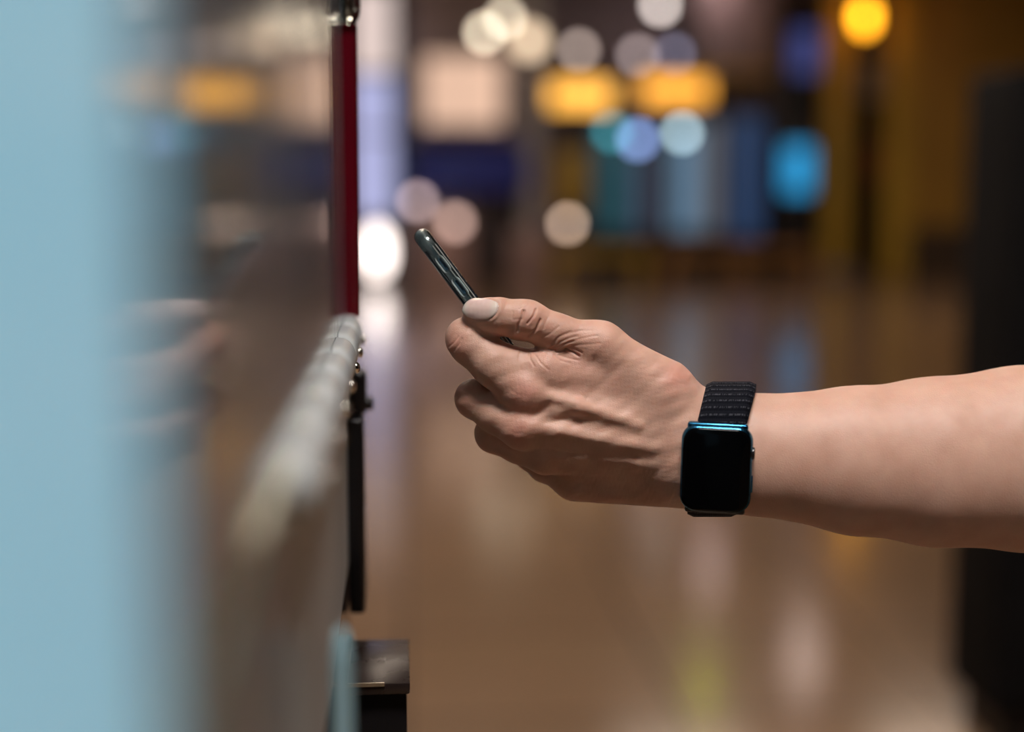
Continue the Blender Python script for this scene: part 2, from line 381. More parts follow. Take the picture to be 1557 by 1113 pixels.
bx('frame', 715, 283, 800, 400, FAR - .3, .29, m_frame, e, floor=True); bx('door_leaf', 722, 290, 758, 400, FAR - .34, .05, m_mauve, e, floor=True)
bx('door_leaf', 762, 290, 794, 400, FAR - .34, .05, m_frame, e, floor=True); settle(e)
e = thing('counter', 665, 400, SY - .4, 'pale pink shop counter under the blue awning', 'counter'); e.location.z = 0
bx('body', 630, 330, 712, 400, SY - .4, .6, m_pinkc, e, floor=True); bx('top', 626, 322, 718, 331, SY - .45, .7, m_fwhite, e); settle(e)
e = thing('column', 808, 400, SY - .2, 'slim white square column between two shop fronts', 'column'); e.location.z = 0
a = bgpt(797, 400, SY - .2); b = bgpt(822, 400, SY - .2)
box('shaft', a.x, b.x, SY - .2, SY + .05, 0, 4.5, m_fwhite, e, .02); box('base', a.x - .16, b.x + .02, SY - .26, SY + .11, 0, .62, m_pinkc, e, .01); settle(e)
# amber signs
e = thing('fascia', 930, 110, FAR, 'mauve panelled fascia above the two amber signs', 'fascia')
a = bgpt(826, 104, FAR - .08); b = bgpt(1058, 104, FAR - .08)
m_fas = vary(mat('mauve_fascia', rough=.6), 1.0, (.3, .24, .26), (.36, .29, .31))
for k_ in range(4):
    x0_ = a.x + (b.x - a.x) * k_ / 4; x1_ = a.x + (b.x - a.x) * (k_ + 1) / 4 - .02
    box('fascia_panel', x0_, x1_, FAR - .08, FAR - .003, a.z, 4.5, m_fas, e, .01)
settle(e)
lit_box('shop_sign', 832, 124, 936, 166, SY, (1, .47, .07), 2.1, 'amber lit shop sign next to the white column', 'sign')
lit_box('shop_sign', 972, 118, 1082, 156, SY, (1, .42, .05), 2.0, 'amber lit shop sign over the pale cyan kiosk screen', 'sign')
# banner, dark glazing, kiosks
e = thing('banner', 868, 320, SY, 'narrow golden hanging banner below the amber sign', 'banner')
bx('cloth', 845, 225, 892, 318, SY + .1, .02, m_gold, e); bx('pole', 840, 221, 897, 226, SY + .08, .06, m_frame, e)
a = bgpt(868, 222, SY); box('bracket', a.x - .02, a.x + .02, SY + .1, FAR + .01, a.z - .04, a.z + .02, m_frame, e); settle(e)
e = thing('shop_window', 950, 400, SY + .5, 'dark glazed shop window with teal glow behind', 'window'); e.location.z = 0
bx('frame', 893, 178, 1180, 400, FAR - .25, .24, m_frame, e, floor=True)
for u0, u1, c, s in ((905, 960, (.1, .50, .65), .11), (1066, 1102, (.35, .36, .42), .35), (966, 985, (.25, .35, .6), .25)):
    bx('pane', u0, 185, u1, 352, FAR - .262, .02, lamp_mat('pane_%d' % u0, c, s), e, 0)
settle(e)
kiosk(1014, 176, 1070, SY - .2, 190, 352, (.24, .44, .66), .42, 'display kiosk with a pale cyan screen')
kiosk(1106, 165, 1166, SY - .2, 178, 360, (.05, .14, .36), .30, 'display kiosk with a deep navy screen')
kiosk(1186, 190, 1240, SY - .2, 222, 294, (.02, .30, .62), 1.2, 'display kiosk with a bright azure screen')
e = thing('post', 998, 400, SY - .4, 'dark brown square post before the shop window', 'post'); e.location.z = 0
bx('shaft', 986, 225, 1012, 400, SY - .5, .2, m_wallr, e, floor=True); bx('cap', 982, 218, 1016, 228, SY - .54, .28, m_frame, e); settle(e)
e = thing('bench', 1110, 395, SY - .9, 'low orange bench in front of the display kiosks', 'bench'); e.location.z = 0
a = bgpt(1008, 378, SY - .9); b = bgpt(1236, 378, SY - .9)
box('seat', a.x, b.x, SY - 1.1, SY - .6, .30, .40, m_ora, e, .02)
for x in (a.x + .1, (a.x + b.x) / 2, b.x - .1): box('leg', x - .05, x + .05, SY - 1.05, SY - .65, 0, .31, m_ora, e, .01)
settle(e)
e = thing('bench', 915, 395, SY - .9, 'short brown bench in front of the golden banner', 'bench'); e.location.z = 0
a = bgpt(838, 378, SY - .9); b = bgpt(985, 378, SY - .9)
box('seat', a.x, b.x, SY - 1.1, SY - .6, .28, .38, m_gold, e, .02)
for x in (a.x + .1, b.x - .1): box('leg', x - .05, x + .05, SY - 1.05, SY - .65, 0, .29, m_gold, e, .01)
settle(e)
# hanging mauve screen, black cabinet, mustard post, ochre panel, red sign
e = thing('hanging_panel', 1118, 112, SY + .15, 'grey mauve panel hanging above the navy kiosk', 'panel')
bx('board', 1060, -40, 1180, 112, SY + .15, .08, m_mauve, e); bx('edge_strip', 1060, 106, 1180, 113, SY + .12, .1, m_gold, e)
a = bgpt(1075, -40, SY + .15); b = bgpt(1165, -40, SY + .15)
for x in (a.x, b.x): box('hanger', x - .01, x + .01, SY + .18, SY + .20, a.z, 4.5, m_frame, e)
settle(e)
e = thing('cabinet', 1222, 400, FAR - .6, 'tall black cabinet behind the azure kiosk', 'cabinet'); e.location.z = 0
bx('body', 1182, 20, 1262, 400, FAR - .28, .27, m_frame, e, floor=True)
bx('sign_panel', 1205, 45, 1246, 112, FAR - .32, .05, lamp_mat('cabinet_sign', (.10, .12, .40), .5), e); settle(e)
e = thing('post', 1269, 400, SY - .4, 'tall mustard yellow post beside the azure kiosk', 'post'); e.location.z = 0
a = bgpt(1256, 400, SY - .4); b = bgpt(1288, 400, SY - .4)
box('shaft', a.x, b.x, SY - .4, SY - .1, 0, 4.5, m_gold, e, .02); box('foot', a.x - .08, b.x + .08, SY - .48, SY - .02, 0, .12, m_mauve, e, .01); settle(e)
e = thing('poster_panel', 1318, 400, FAR - .3, 'dark panel with a blue grey poster between the mustard post and ochre wall', 'panel'); e.location.z = 0
bx('board', 1288, 60, 1346, 400, FAR - .18, .17, m_frame, e, floor=True); bx('poster', 1308, 90, 1344, 150, FAR - .2, .03, vary(mat('poster_print', rough=.6), 4, (.34, .36, .42), (.42, .44, .50)), e)
bx('red_plate', 1320, 222, 1342, 278, FAR - .2, .03, m_redp, e); settle(e)
e = thing('partition', 1420, 400, SY - .6, 'broad ochre yellow partition with dark brown skirting', 'partition'); e.location.z = 0
a = bgpt(1348, 345, SY - .6); b = bgpt(1600, 345, SY - .6)
box('panel', a.x, b.x, SY - .6, SY - .4, a.z, 4.5, m_gold2, e, .02)
box('edge_post', a.x - .02, a.x + .30, SY - .66, SY - .36, .0, 4.5, m_gold, e, .02)
box('skirting', a.x + .30, b.x, SY - .6, SY - .38, 0, a.z, m_wallr, e, .02); settle(e)
# pendant amber lamp
globe(1315, 26, 18.6, 11.5, (1, .40, .015), 9.0, 'amber oval pendant lamp beside the mustard post', 1.7, None, 'pendant_lamp')
# hanging round lamps
for u, v, r, c, s, lab in (
        (737, 50, 9, (1, .84, .62), 8.28, 'cream globe lamp hanging in front of the peach sign'),
        (768, 28, 9, (1, .84, .62), 6.9, 'cream globe lamp above the peach sign'),
        (880, 76, 9, (1, .78, .68), 3.45, 'rosy globe lamp over the amber sign by the white column'),
        (970, 84, 9, (.95, .75, .74), 3.45, 'mauve globe lamp between the two amber signs'),
        (1026, 82, 9, (.6, .58, .85), 2.07, 'lavender globe lamp above the amber sign over the kiosk'),
        (1004, 8, 9, (1, .86, .80), 7.36, 'white globe lamp hanging highest between the amber signs'),
        (863, 340, 8.4, (1, .70, .52), 5.52, 'peach globe lamp hanging low beneath the golden banner'),
        (970, 212, 10.8, (.34, .50, 1.0), 4.6, 'blue globe lamp hanging in front of the brown post'),
        (930, 200, 9.6, (.10, .60, .72), 2.76, 'teal globe lamp hanging before the dark shop window'),
        (1037, 202, 9, (.62, .86, .95), 5.98, 'pale cyan globe lamp hanging before the cyan kiosk'),
        (635, 306, 9, (.95, .68, .68), 4.14, 'pink globe lamp hanging over the counter end by the display case'),
        (692, 338, 10.2, (1, .64, .54), 3.68, 'salmon globe lamp hanging over the counter end by the doorway'),
        (805, 62, 18, (1, .74, .50), 2.53, 'large warm globe lamp hanging against the white column')):
    globe(u, v, 18.9 - (.5 if v > 150 else 0) - (.9 if r > 15 else 0), r, c, s, lab)
# ceiling downlights down the hall (mirrored in the floor)
def downlight(u, vref, z, col, s, label, r=.16, group='hall ceiling downlights'):
    Dl = (z + CAM_Z) * K / (vref - 290); q = Vector(((u - 611) / K * Dl, Dl, z))
    e = empty('downlight_offscreen', (q.x, q.y, z)); tag(e, label, 'downlight', group)
    lathe('rim', [(r * 1.25, .0), (r * 1.25, .10), (r * 1.0, .10), (r * 1.0, .0)], m_house, e, (q.x, q.y, z - .06), seg=20, closed=True)
    lathe('stem', [(.03, 0), (.03, 4.5 - z)], m_house, e, (q.x, q.y, z), seg=12)
    lathe('lens', [(0, 0), (r, 0), (r, .02), (0, .02)], lamp_mat('downlight_%d' % u, col, s), e, (q.x, q.y, z - .05), seg=20)
    settle(e); return e
downlight(1090, 890, 4.22, (1, .72, .70), 26, 'pinkish ceiling downlight in front of the hanging mauve panel')
downlight(1245, 1045, 4.22, (1, .74, .66), 34, 'soft peach ceiling downlight in the hall')
downlight(1085, 1088, 4.22, (.65, .75, .02), 18, 'yellow green ceiling downlight in the hall', .14)

m_cab = vary(mat('matt_black_steel', rough=.8, Specular_IOR_Level=.15), 6, (.004, .0035, .0035), (.007, .006, .006))
# near dark cabinet at the edge of the hall
e = thing('cabinet', 1560, 1100, 2.7, 'upright black steel cabinet standing on the hall floor by the arm', 'cabinet'); e.location.z = 0
a = bgpt(1552, 100, 2.7); b = bgpt(1552, 100, 2.7)
box('body', a.x, a.x + .8, 2.7, 2.96, .08, a.z, m_cab, e, .02); box('base', a.x + .03, a.x + .77, 2.74, 2.92, 0, .09, m_black, e)
box('door', a.x + .02, a.x + .39, 2.685, 2.702, .12, a.z - .04, m_cab, e, .004); box('door', a.x + .41, a.x + .78, 2.685, 2.702, .12, a.z - .04, m_cab, e, .004)
settle(e)

# ------------------------------------------------------------------ the arm and hand: one continuous surface from a blended field
# working space: photograph pixels at the hand's distance (x right, y down, w towards the camera), 1 unit = 0.36 mm
U0, V0 = W / 2, H / 2
def S(u, v, w):
    if MET: return np.array((u, v, w), np.float32)      # plain metres
    k = 1 - w / K
    return np.array((U0 + (u - U0) * k, V0 + (v - V0) * k, w), np.float32)
def to_world(P):
    P = np.asarray(P, np.float64); s = D0 / K
    cx = (P[:, 0] - U0) * s; cy = -(P[:, 1] - V0) * s; cz = D0 - P[:, 2] * s
    return np.array(C)[None] + cx[:, None] * np.array(RGT) + cy[:, None] * np.array(UPV) + cz[:, None] * np.array(FWD)
def project(P):
    k = 1 - P[:, 2] / K
    return U0 + (P[:, 0] - U0) / k, V0 + (P[:, 1] - V0) / k

HS = 1.35
MET = False
gx = np.concatenate([np.arange(664, 1090, HS), np.arange(1090, 1180, 3.0), np.arange(1180, 2060, 7.0)]).astype(np.float32)
gy = np.concatenate([np.arange(150, 440, 9.0), np.arange(440, 790, HS), np.arange(790, 900, 3.0)]).astype(np.float32)
gw = np.concatenate([np.arange(-270, -190, 8.0), np.arange(-190, -60, 3.0), np.arange(-60, 110, HS), np.arange(110, 190, 4.0)]).astype(np.float32)
FBIG = 60.0
def field(): return np.full((len(gx), len(gy), len(gw)), FBIG, np.float32)
def smin(a, b, k):
    h = np.maximum(k - np.abs(a - b), 0) / k
    return np.minimum(a, b) - h * h * k * .25
def cap(F, a, b, ra, rb, k=10.0, flat=None, fac=1.0, sub=False):
    """blend a tapered capsule into F; flat/fac squash its section along an axis"""
    a = S(*a); b = S(*b); m = max(ra, rb) * max(1, fac) + k + (.02 if MET else 6)
    lo = np.minimum(a, b) - m; hi = np.maximum(a, b) + m
    sl = [slice(max(0, np.searchsorted(g_, lo[i])), np.searchsorted(g_, hi[i])) for i, g_ in enumerate((gx, gy, gw))]
    if any(s.stop - s.start < 1 for s in sl): return
    X = gx[sl[0]][:, None, None] - a[0]; Y = gy[sl[1]][None, :, None] - a[1]; Z = gw[sl[2]][None, None, :] - a[2]
    ab = b - a; L2 = float(ab @ ab) + 1e-6
    t = np.clip((X * ab[0] + Y * ab[1] + Z * ab[2]) / L2, 0, 1)
    qx, qy, qz = X - t * ab[0], Y - t * ab[1], Z - t * ab[2]
    d2 = qx * qx + qy * qy + qz * qz
    if flat is not None:
        n = np.array(flat, np.float32); n /= np.linalg.norm(n)
        c = qx * n[0] + qy * n[1] + qz * n[2]
        d2 = d2 + c * c * (1 / fac ** 2 - 1)
    d = np.sqrt(d2) - (ra + (rb - ra) * t)
    if sub: F[tuple(sl)] = -smin(-F[tuple(sl)], d, k)
    else: F[tuple(sl)] = smin(F[tuple(sl)], d, k)
def chain(F, pts, k=8.0, flat=None, fac=1.0):
    for p, q in zip(pts, pts[1:]): cap(F, p[:3], q[:3], p[3], q[3], k, flat, fac)

NW = (0, 0, 1)
# palm and forearm
P = field()
arm = [(1052, 680, 12, 88), (1150, 691, 10, 91), (1300, 700, 5, 112), (1420, 702, 0, 128), (1557, 697, -6, 141), (1700, 690, -12, 146), (1790, 680, -18, 132)]
for p, q in zip(arm, arm[1:]):
    cap(P, p[:3], q[:3], p[3], q[3], 14, (0, -.30, 1), .70 if p[0] < 1100 else .80)
cap(P, (1790, 680, -18), (1985, 300, -110), 124, 112, 40)
# metacarpals with dorsal arch
cap(P, (806, 602, 38), (1035, 655, 24), 30, 42, 20)
cap(P, (800, 652, 40), (1040, 680, 24), 28, 40, 14)
cap(P, (832, 692, 14), (1045, 700, 12), 27, 42, 16)
cap(P, (876, 729, -22), (1050, 727, -8), 34, 47, 18)
# thenar body, thumb base and web
cap(P, (1010, 606, 6), (905, 560, -2), 52, 36, 28)
cap(P, (1040, 650, 0), (900, 640, -14), 60, 40, 22)
cap(P, (1000, 592, 20), (912, 527, 29), 46, 35, 28)
cap(P, (912, 527, 29), (850, 508, 37), 35, 27, 20)
cap(P, (930, 585, 24), (850, 562, 30), 28, 24, 28)
cap(P, (880, 575, -8), (806, 556, -16), 22, 16, 18)
cap(P, (752, 550, 30), (830, 566, 36), 29, 30, 12)
cap(P, (830, 566, 36), (890, 575, 34), 30, 26, 16)
# knuckles
for u, v, w, r in ((796, 596, 40, 29), (790, 652, 43, 26), (824, 690, 22, 23), (864, 724, -16, 26)):
    cap(P, (u, v, w), (u + 4, v + 1, w), r, r, 14)
# extensor tendons and veins as low ridges
for pts in ([(800, 648, 64, 7), (850, 655, 62, 8), (960, 676, 58, 6), (1030, 684, 56, 4)],
            [(828, 688, 40, 6), (880, 698, 42, 7), (960, 704, 48, 6), (1030, 706, 50, 3)],
            [(804, 594, 64, 6), (880, 618, 66, 6), (970, 646, 62, 4)],
            [(862, 718, 10, 6), (930, 724, 16, 6), (1010, 726, 26, 4)],
            [(815, 640, 60, 4), (842, 627, 62, 5), (866, 622, 62, 3)]):
    chain(P, pts, 12)
# grooves between the metacarpals
for a, b, r in (((836, 634, 81), (930, 662, 82), 9), ((856, 676, 76), (985, 696, 77), 6.5), ((870, 710, 52), (960, 716, 60), 6)  ):
    cap(P, a, b, r, r * .7, 12, sub=True)
# fingers: each its own chain, blended into the palm
def finger(pts, k, kin=8):
    global P
    Fg = field(); chain(Fg, pts, kin); P = smin(P, Fg, k)
finger([(846, 506, 37, 27), (803, 487, 42, 29), (790, 486, 41, 28.5), (758, 481, 42, 27), (738, 478, 40, 23), (724, 475, 38, 19.5)], 14)
finger([(800, 598, 42, 34), (750, 556, 34, 31), (716, 524, 24, 31), (709, 514, 16, 30), (716, 512, -40, 26), (728, 510, -80, 24), (742, 504, -120, 20)], 14)
finger([(792, 652, 38, 30), (752, 629, 16, 28), (722, 609, -4, 27), (720, 605, -12, 27), (738, 602, -56, 24), (752, 594, -90, 22), (764, 580, -122, 18)], 10)
finger([(828, 692, 14, 28), (788, 678, -2, 26), (750, 662, -18, 26), (748, 658, -30, 25), (764, 652, -70, 23), (778, 640, -108, 21), (786, 624, -136, 17)], 9)
finger([(864, 724, -22, 27), (828, 708, -40, 25), (806, 692, -58, 23), (804, 686, -68, 22), (806, 668, -96, 19), (812, 648, -128, 15)], 9)

def surface_nets(F, gx, gy, gz):
    ins = F < 0
    n0, n1, n2 = F.shape
    cnt = np.zeros((n0 - 1, n1 - 1, n2 - 1), np.uint8)
    corners = [(i, j, k) for i in (0, 1) for j in (0, 1) for k in (0, 1)]
    for i, j, k in corners: cnt += ins[i:n0 - 1 + i, j:n1 - 1 + j, k:n2 - 1 + k]
    act = np.argwhere((cnt > 0) & (cnt < 8))
    idx = np.full(cnt.shape, -1, np.int32); idx[act[:, 0], act[:, 1], act[:, 2]] = np.arange(len(act))
    G = (gx, gy, gz)
    pos = np.zeros((len(act), 3)); num = np.zeros(len(act))
    for c in corners:
        for ax in range(3):
            if c[ax]: continue
            d = list(c); d[ax] = 1
            A = act + np.array(c); B = act + np.array(d)
            fa = F[A[:, 0], A[:, 1], A[:, 2]]; fb = F[B[:, 0], B[:, 1], B[:, 2]]
            m = (fa < 0) != (fb < 0)
            t = np.where(m, fa / np.where(m, fa - fb, 1), 0)
            for q in range(3):
                ga = G[q][A[:, q]]; gb = G[q][B[:, q]]
                pos[:, q] += np.where(m, ga + (gb - ga) * t, 0)
            num += m
    pos /= num[:, None]
    quads = []
    for ax in range(3):
        o1, o2 = [(1, 2), (2, 0), (0, 1)][ax]
        sl0 = [slice(None)] * 3; sl1 = [slice(None)] * 3
        sl0[ax] = slice(0, F.shape[ax] - 1); sl1[ax] = slice(1, F.shape[ax])
        ch = np.argwhere(ins[tuple(sl0)] != ins[tuple(sl1)])
        ok = (ch[:, o1] > 0) & (ch[:, o2] > 0) & (ch[:, o1] < F.shape[o1] - 1) & (ch[:, o2] < F.shape[o2] - 1)
        ch = ch[ok]; e1 = np.zeros(3, int); e1[o1] = 1; e2 = np.zeros(3, int); e2[o2] = 1
        g = lambda a: idx[a[:, 0], a[:, 1], a[:, 2]]
        q = np.stack([g(ch - e1 - e2), g(ch - e2), g(ch), g(ch - e1)], 1)
        fl = ins[ch[:, 0], ch[:, 1], ch[:, 2]]
        q[~fl] = q[~fl][:, ::-1]
        quads.append(q)
    return pos, np.concatenate(quads)
V, Q = surface_nets(P, gx, gy, gw)
del P
# light smoothing
E = np.concatenate([Q[:, [0, 1]], Q[:, [1, 2]], Q[:, [2, 3]], Q[:, [3, 0]]])
deg = np.bincount(E[:, 0], minlength=len(V)) + np.bincount(E[:, 1], minlength=len(V))
def lap(V):
    A = np.zeros_like(V)
    for q in range(3):
        A[:, q] = np.bincount(E[:, 0], V[E[:, 1], q], len(V)) + np.bincount(E[:, 1], V[E[:, 0], q], len(V))
    return A / deg[:, None]
for _ in range(3): V = V + .5 * (lap(V) - V)
def normals(V):
    n = np.cross(V[Q[:, 2]] - V[Q[:, 0]], V[Q[:, 3]] - V[Q[:, 1]])
    N = np.zeros_like(V)
    for c in range(4):
        for q in range(3): N[:, q] += np.bincount(Q[:, c], n[:, q], len(V))
    return N / (np.linalg.norm(N, axis=1)[:, None] + 1e-9)
N = normals(V)
pu, pv = project(V)
# creases and folds on the side of the hand that faces out
def polydist(pts):
    d = np.full(len(V), 1e9)
    for (a, b), (c, e) in zip(pts, pts[1:]):
        ab = np.array((c - a, e - b), float); L = ab @ ab
        t = np.clip(((pu - a) * ab[0] + (pv - b) * ab[1]) / L, 0, 1)
        d = np.minimum(d, np.hypot(pu - a - t * ab[0], pv - b - t * ab[1]))
    return d
disp = np.zeros(len(V))
face = np.clip(N[:, 2] * 3, 0, 1)
creases = [  # thumb joint folds
    ([(796, 472), (793, 484), (788, 494), (787, 504)], 2.4, 2.0), ([(815, 470), (812, 480), (802, 492)], 1.7, 1.8), ([(822, 486), (816, 500), (805, 512)], 2.2, 1.9),
    ([(780, 474), (779, 484)], .5, 1.5), ([(801, 462), (790, 470)], .6, 1.6), ([(780, 486), (794, 485)], .5, 1.5), ([(832, 484), (826, 500)], .7, 1.8),
    # web folds
    ([(836, 531), (846, 527), (852, 520), (866, 514), (878, 511)], .7, 1.7), ([(838, 533), (850, 530), (858, 523), (872, 519)], .9, 1.7),
    ([(846, 535), (860, 531), (868, 534), (880, 541)], 1.6, 2.2), ([(860, 531), (872, 530), (884, 536)], 1.0, 2.0), ([(840, 524), (850, 512), (868, 504)], .7, 2.0),
    ([(805, 536), (806, 546), (812, 556)], .8, 1.8), ([(814, 540), (822, 552), (834, 562)], .5, 1.8), ([(790, 534), (788, 548), (792, 562)], .4, 1.8),
    # index joint
    ([(684, 527), (692, 520), (697, 512)], .7, 1.8), ([(690, 534), (698, 524), (702, 515)], .8, 1.8), ([(681, 534), (690, 538)], .5, 1.6),
    # wrist
    ([(1000, 560), (1018, 566), (1036, 578)], .2, 2.2), ([(985, 572), (1010, 574), (1040, 584)], .15, 2.2),
    # knuckle folds
    ([(778, 594), (788, 600), (802, 602)], .25, 2.5), ([(774, 654), (784, 659), (794, 658)], .2, 2.0),
    ([(842, 540), (852, 548), (866, 552)], .5, 1.8), ([(850, 540), (864, 545), (880, 548)], .5, 1.8), ([(828, 512), (838, 506), (850, 496)], .5, 1.8),
    ([(862, 508), (880, 503), (900, 502)], .35, 2.0), ([(864, 520), (886, 514), (908, 510)], .4, 2.0), ([(866, 526), (890, 524), (912, 522)], .4, 2.0)]
for pts, dep, wd in creases:
    disp -= 1.5 * dep * np.exp(-(polydist(pts) / (wd * .85)) ** 2) * face
# nail fold
def in_nail(u, v):
    # slanted rounded shape from the tip to the nail fold
    x = (u - 729) / (29.0 + np.clip(470 - v, -12, 8) * .35); y = (v - (470 + (u - 729) * .05)) / 17.0
    return (np.abs(x) ** 2.6 + np.abs(y) ** 2.6)
nf = in_nail(pu, pv); onth = (V[:, 2] > 20) & (pv < 505)
disp += np.where(onth, 1.3 * np.exp(-((nf - 1.35) / .35) ** 2) * np.clip((pu - 708) / 20, 0, 1), 0) * face
# fine folded skin on the back of the hand
rng = np.random.default_rng(3)
inh = (pu < 1060)
def waves(n, lx, amp, th):
    s = np.zeros(len(V))
    for i in range(n):
        a = th + rng.normal(0, .35); f = 2 * math.pi / (lx * rng.uniform(.7, 1.5)); ph = rng.uniform(0, 6.28)
        s += np.sin(f * (np.cos(a) * pu + np.sin(a) * pv) + ph + 1.5 * np.sin((pu * .021 + pv * .027) + i))
    return amp * s / math.sqrt(n)
disp += np.where(inh, waves(6, 8, .09, .6) + waves(4, 26, .3, .9), waves(4, 60, .3, .9)) * face
disp += 4.0 * np.exp(-(((pu - 692) / 16) ** 2 + ((pv - 528) / 14) ** 2)) * face * .4
V = V + N * disp[:, None]
N = normals(V)
Wv = to_world(V)
nA = len(V)
# the rest of the person stands beside the frame: head, neck and trunk (under dark clothes)
MET = True; FBIG = .06
def net(x0, x1, y0, y1, z0, z1, h, build):
    global gx, gy, gw
    gx, gy, gw = (np.arange(a_, b_, h).astype(np.float32) for a_, b_ in ((x0, x1), (y0, y1), (z0, z1)))
    F = field(); build(F); return surface_nets(F, gx, gy, gw)
ELB = to_world(np.array([[U0 + 1, V0, 0.]]))
MET = False; ELB = to_world(S(1790, 680, -18)[None])[0]; UPA = to_world(S(1985, 300, -110)[None])[0]; MET = True
SHL = np.array((.585, .845, 1.315)); SHR = np.array((.625, 1.205, 1.315))
HX, HY, HZ = .575, 1.03, 1.475                       # head centre
def skin_core(F):
    cap(F, tuple(ELB + (UPA - ELB) * .55), tuple(SHL), .041, .050, .02)                     # upper arm
    cap(F, tuple(SHL), (.62, 1.02, 1.30), .050, .06, .03); cap(F, tuple(SHR), (.62, 1.02, 1.30), .050, .06, .03)
    cap(F, (.625, 1.02, 1.22), (.645, 1.02, .95), .105, .10, .05, (0, 1, 0), 1.35)
    cap(F, tuple(SHR), (.73, 1.245, 1.04), .050, .040, .02); cap(F, (.73, 1.245, 1.04), (.715, 1.235, .83), .038, .026, .02)   # other arm hangs
    cap(F, (.713, 1.235, .80), (.703, 1.232, .75), .030, .026, .015, (0, 1, 0), .6)
    for dx, ln, rr in ((-.030, .07, .0085), (-.010, .085, .009), (.010, .08, .009), (.028, .06, .008)):
        cap(F, (.703 + dx, 1.232, .752), (.695 + dx, 1.222, .752 - ln * .55), rr, rr, .006); cap(F, (.695 + dx, 1.222, .752 - ln * .55), (.699 + dx, 1.206, .752 - ln), rr, rr * .8, .006)
    cap(F, (.681, 1.222, .79), (.663, 1.208, .735), .011, .009, .008)
    cap(F, (.625, 1.025, 1.32), (.598, 1.03, 1.42), .058, .052, .02)                        # neck
    cap(F, (HX + .02, HY, HZ + .035), (HX + .005, HY, HZ + .02), .085, .082, .03)           # skull
    cap(F, (HX - .015, HY, HZ), (HX - .052, HY, HZ - .075), .066, .034, .03)                # face to chin
    cap(F, (HX - .082, HY, HZ + .012), (HX - .104, HY, HZ - .026), .009, .014, .012)        # nose
    cap(F, (HX - .083, HY - .016, HZ - .056), (HX - .083, HY + .016, HZ - .056), .008, .008, .008)   # lips
    for q in (-1, 1):
        cap(F, (HX - .090, HY + q * .032, HZ + .012), (HX - .088, HY + q * .036, HZ + .012), .012, .012, .014, sub=True)   # eye sockets
        cap(F, (HX - .072, HY + q * .032, HZ + .010), (HX - .072, HY + q * .033, HZ + .010), .012, .012, .004)             # eyes
        cap(F, (HX + .012, HY + q * .080, HZ + .018), (HX + .006, HY + q * .078, HZ - .022), .017, .012, .006, (0, 1, 0), .5)   # ears
bV, bQ = net(.40, .82, .70, 1.34, .62, 1.64, .0055, skin_core)
Q = np.concatenate([Q, bQ + nA]); Wv = np.concatenate([Wv, bV])
me = bpy.data.meshes.new('person')
def fill_mesh(me, vs, qs):
    me.vertices.add(len(vs)); me.vertices.foreach_set('co', vs.astype(np.float32).ravel())
    me.loops.add(len(qs) * 4); me.loops.foreach_set('vertex_index', qs.astype(np.int32).ravel())
    me.polygons.add(len(qs)); me.polygons.foreach_set('loop_start', np.arange(0, len(qs) * 4, 4, dtype=np.int32))
    me.polygons.foreach_set('use_smooth', np.ones(len(qs), bool))
    me.update(); me.validate()
fill_mesh(me, Wv, Q)
# redder skin over the joints
fl = np.zeros(len(V))
for u, v, r, s in ((795, 598, 26, .9), (786, 658, 24, .9), (692, 526, 18, .8), (806, 484, 24, .5), (1030, 572, 26, .9), (704, 612, 14, .5), (770, 505, 22, .3), (880, 545, 60, .35)):
    fl += s * np.exp(-(((pu - u) ** 2 + (pv - v) ** 2) / r ** 2))
at = me.attributes.new('flush', 'FLOAT', 'POINT'); at.data.foreach_set('value', np.concatenate([np.clip(fl, 0, 1), np.full(len(bV), .15)]).astype(np.float32))
m_skin = mat('skin', (.6, .36, .26), .48, Subsurface_Weight=.30, Subsurface_Scale=.005, Specular_IOR_Level=.35)
def skin_nodes():
    n, l, b = nodes(m_skin)
    b.inputs['Subsurface Radius'].default_value = (1, .35, .2)
    tc = n.new('ShaderNodeTexCoord')
    nz = n.new('ShaderNodeTexNoise'); nz.inputs['Scale'].default_value = 55; nz.inputs['Detail'].default_value = 6; l.new(tc.outputs['Object'], nz.inputs['Vector'])
    r = n.new('ShaderNodeValToRGB'); r.color_ramp.elements[0].position = .3; r.color_ramp.elements[1].position = .7
    r.color_ramp.elements[0].color = (.54, .31, .225, 1); r.color_ramp.elements[1].color = (.63, .385, .29, 1)
    l.new(nz.outputs['Fac'], r.inputs['Fac'])
    a = n.new('ShaderNodeAttribute'); a.attribute_name = 'flush'
    mx = n.new('ShaderNodeMix'); mx.data_type = 'RGBA'; mx.inputs[7].default_value = (.58, .235, .18, 1)
    mu = n.new('ShaderNodeMath'); mu.operation = 'MULTIPLY'; mu.inputs[1].default_value = .6
    l.new(a.outputs['Fac'], mu.inputs[0]); l.new(mu.outputs[0], mx.inputs[0]); l.new(r.outputs['Color'], mx.inputs[6]); l.new(mx.outputs[2], b.inputs['Base Color'])
    vo = n.new('ShaderNodeTexVoronoi'); vo.inputs['Scale'].default_value = 900; vo.feature = 'DISTANCE_TO_EDGE'
    l.new(tc.outputs['Object'], vo.inputs['Vector'])
    n2 = n.new('ShaderNodeTexNoise'); n2.inputs['Scale'].default_value = 1400; n2.inputs['Detail'].default_value = 2; l.new(tc.outputs['Object'], n2.inputs['Vector'])
    ad = n.new('ShaderNodeMath'); ad.operation = 'ADD'; l.new(vo.outputs['Distance'], ad.inputs[0]); l.new(n2.outputs['Fac'], ad.inputs[1])
    bp = n.new('ShaderNodeBump'); bp.inputs['Strength'].default_value = .25; bp.inputs['Distance'].default_value = .0004
    l.new(ad.outputs[0], bp.inputs['Height']); l.new(bp.outputs['Normal'], b.inputs['Normal'])
skin_nodes()
person = new_obj('person', me, m_skin)
tag(person, 'bare left forearm and hand of a person reaching out and gripping a phone', 'person')

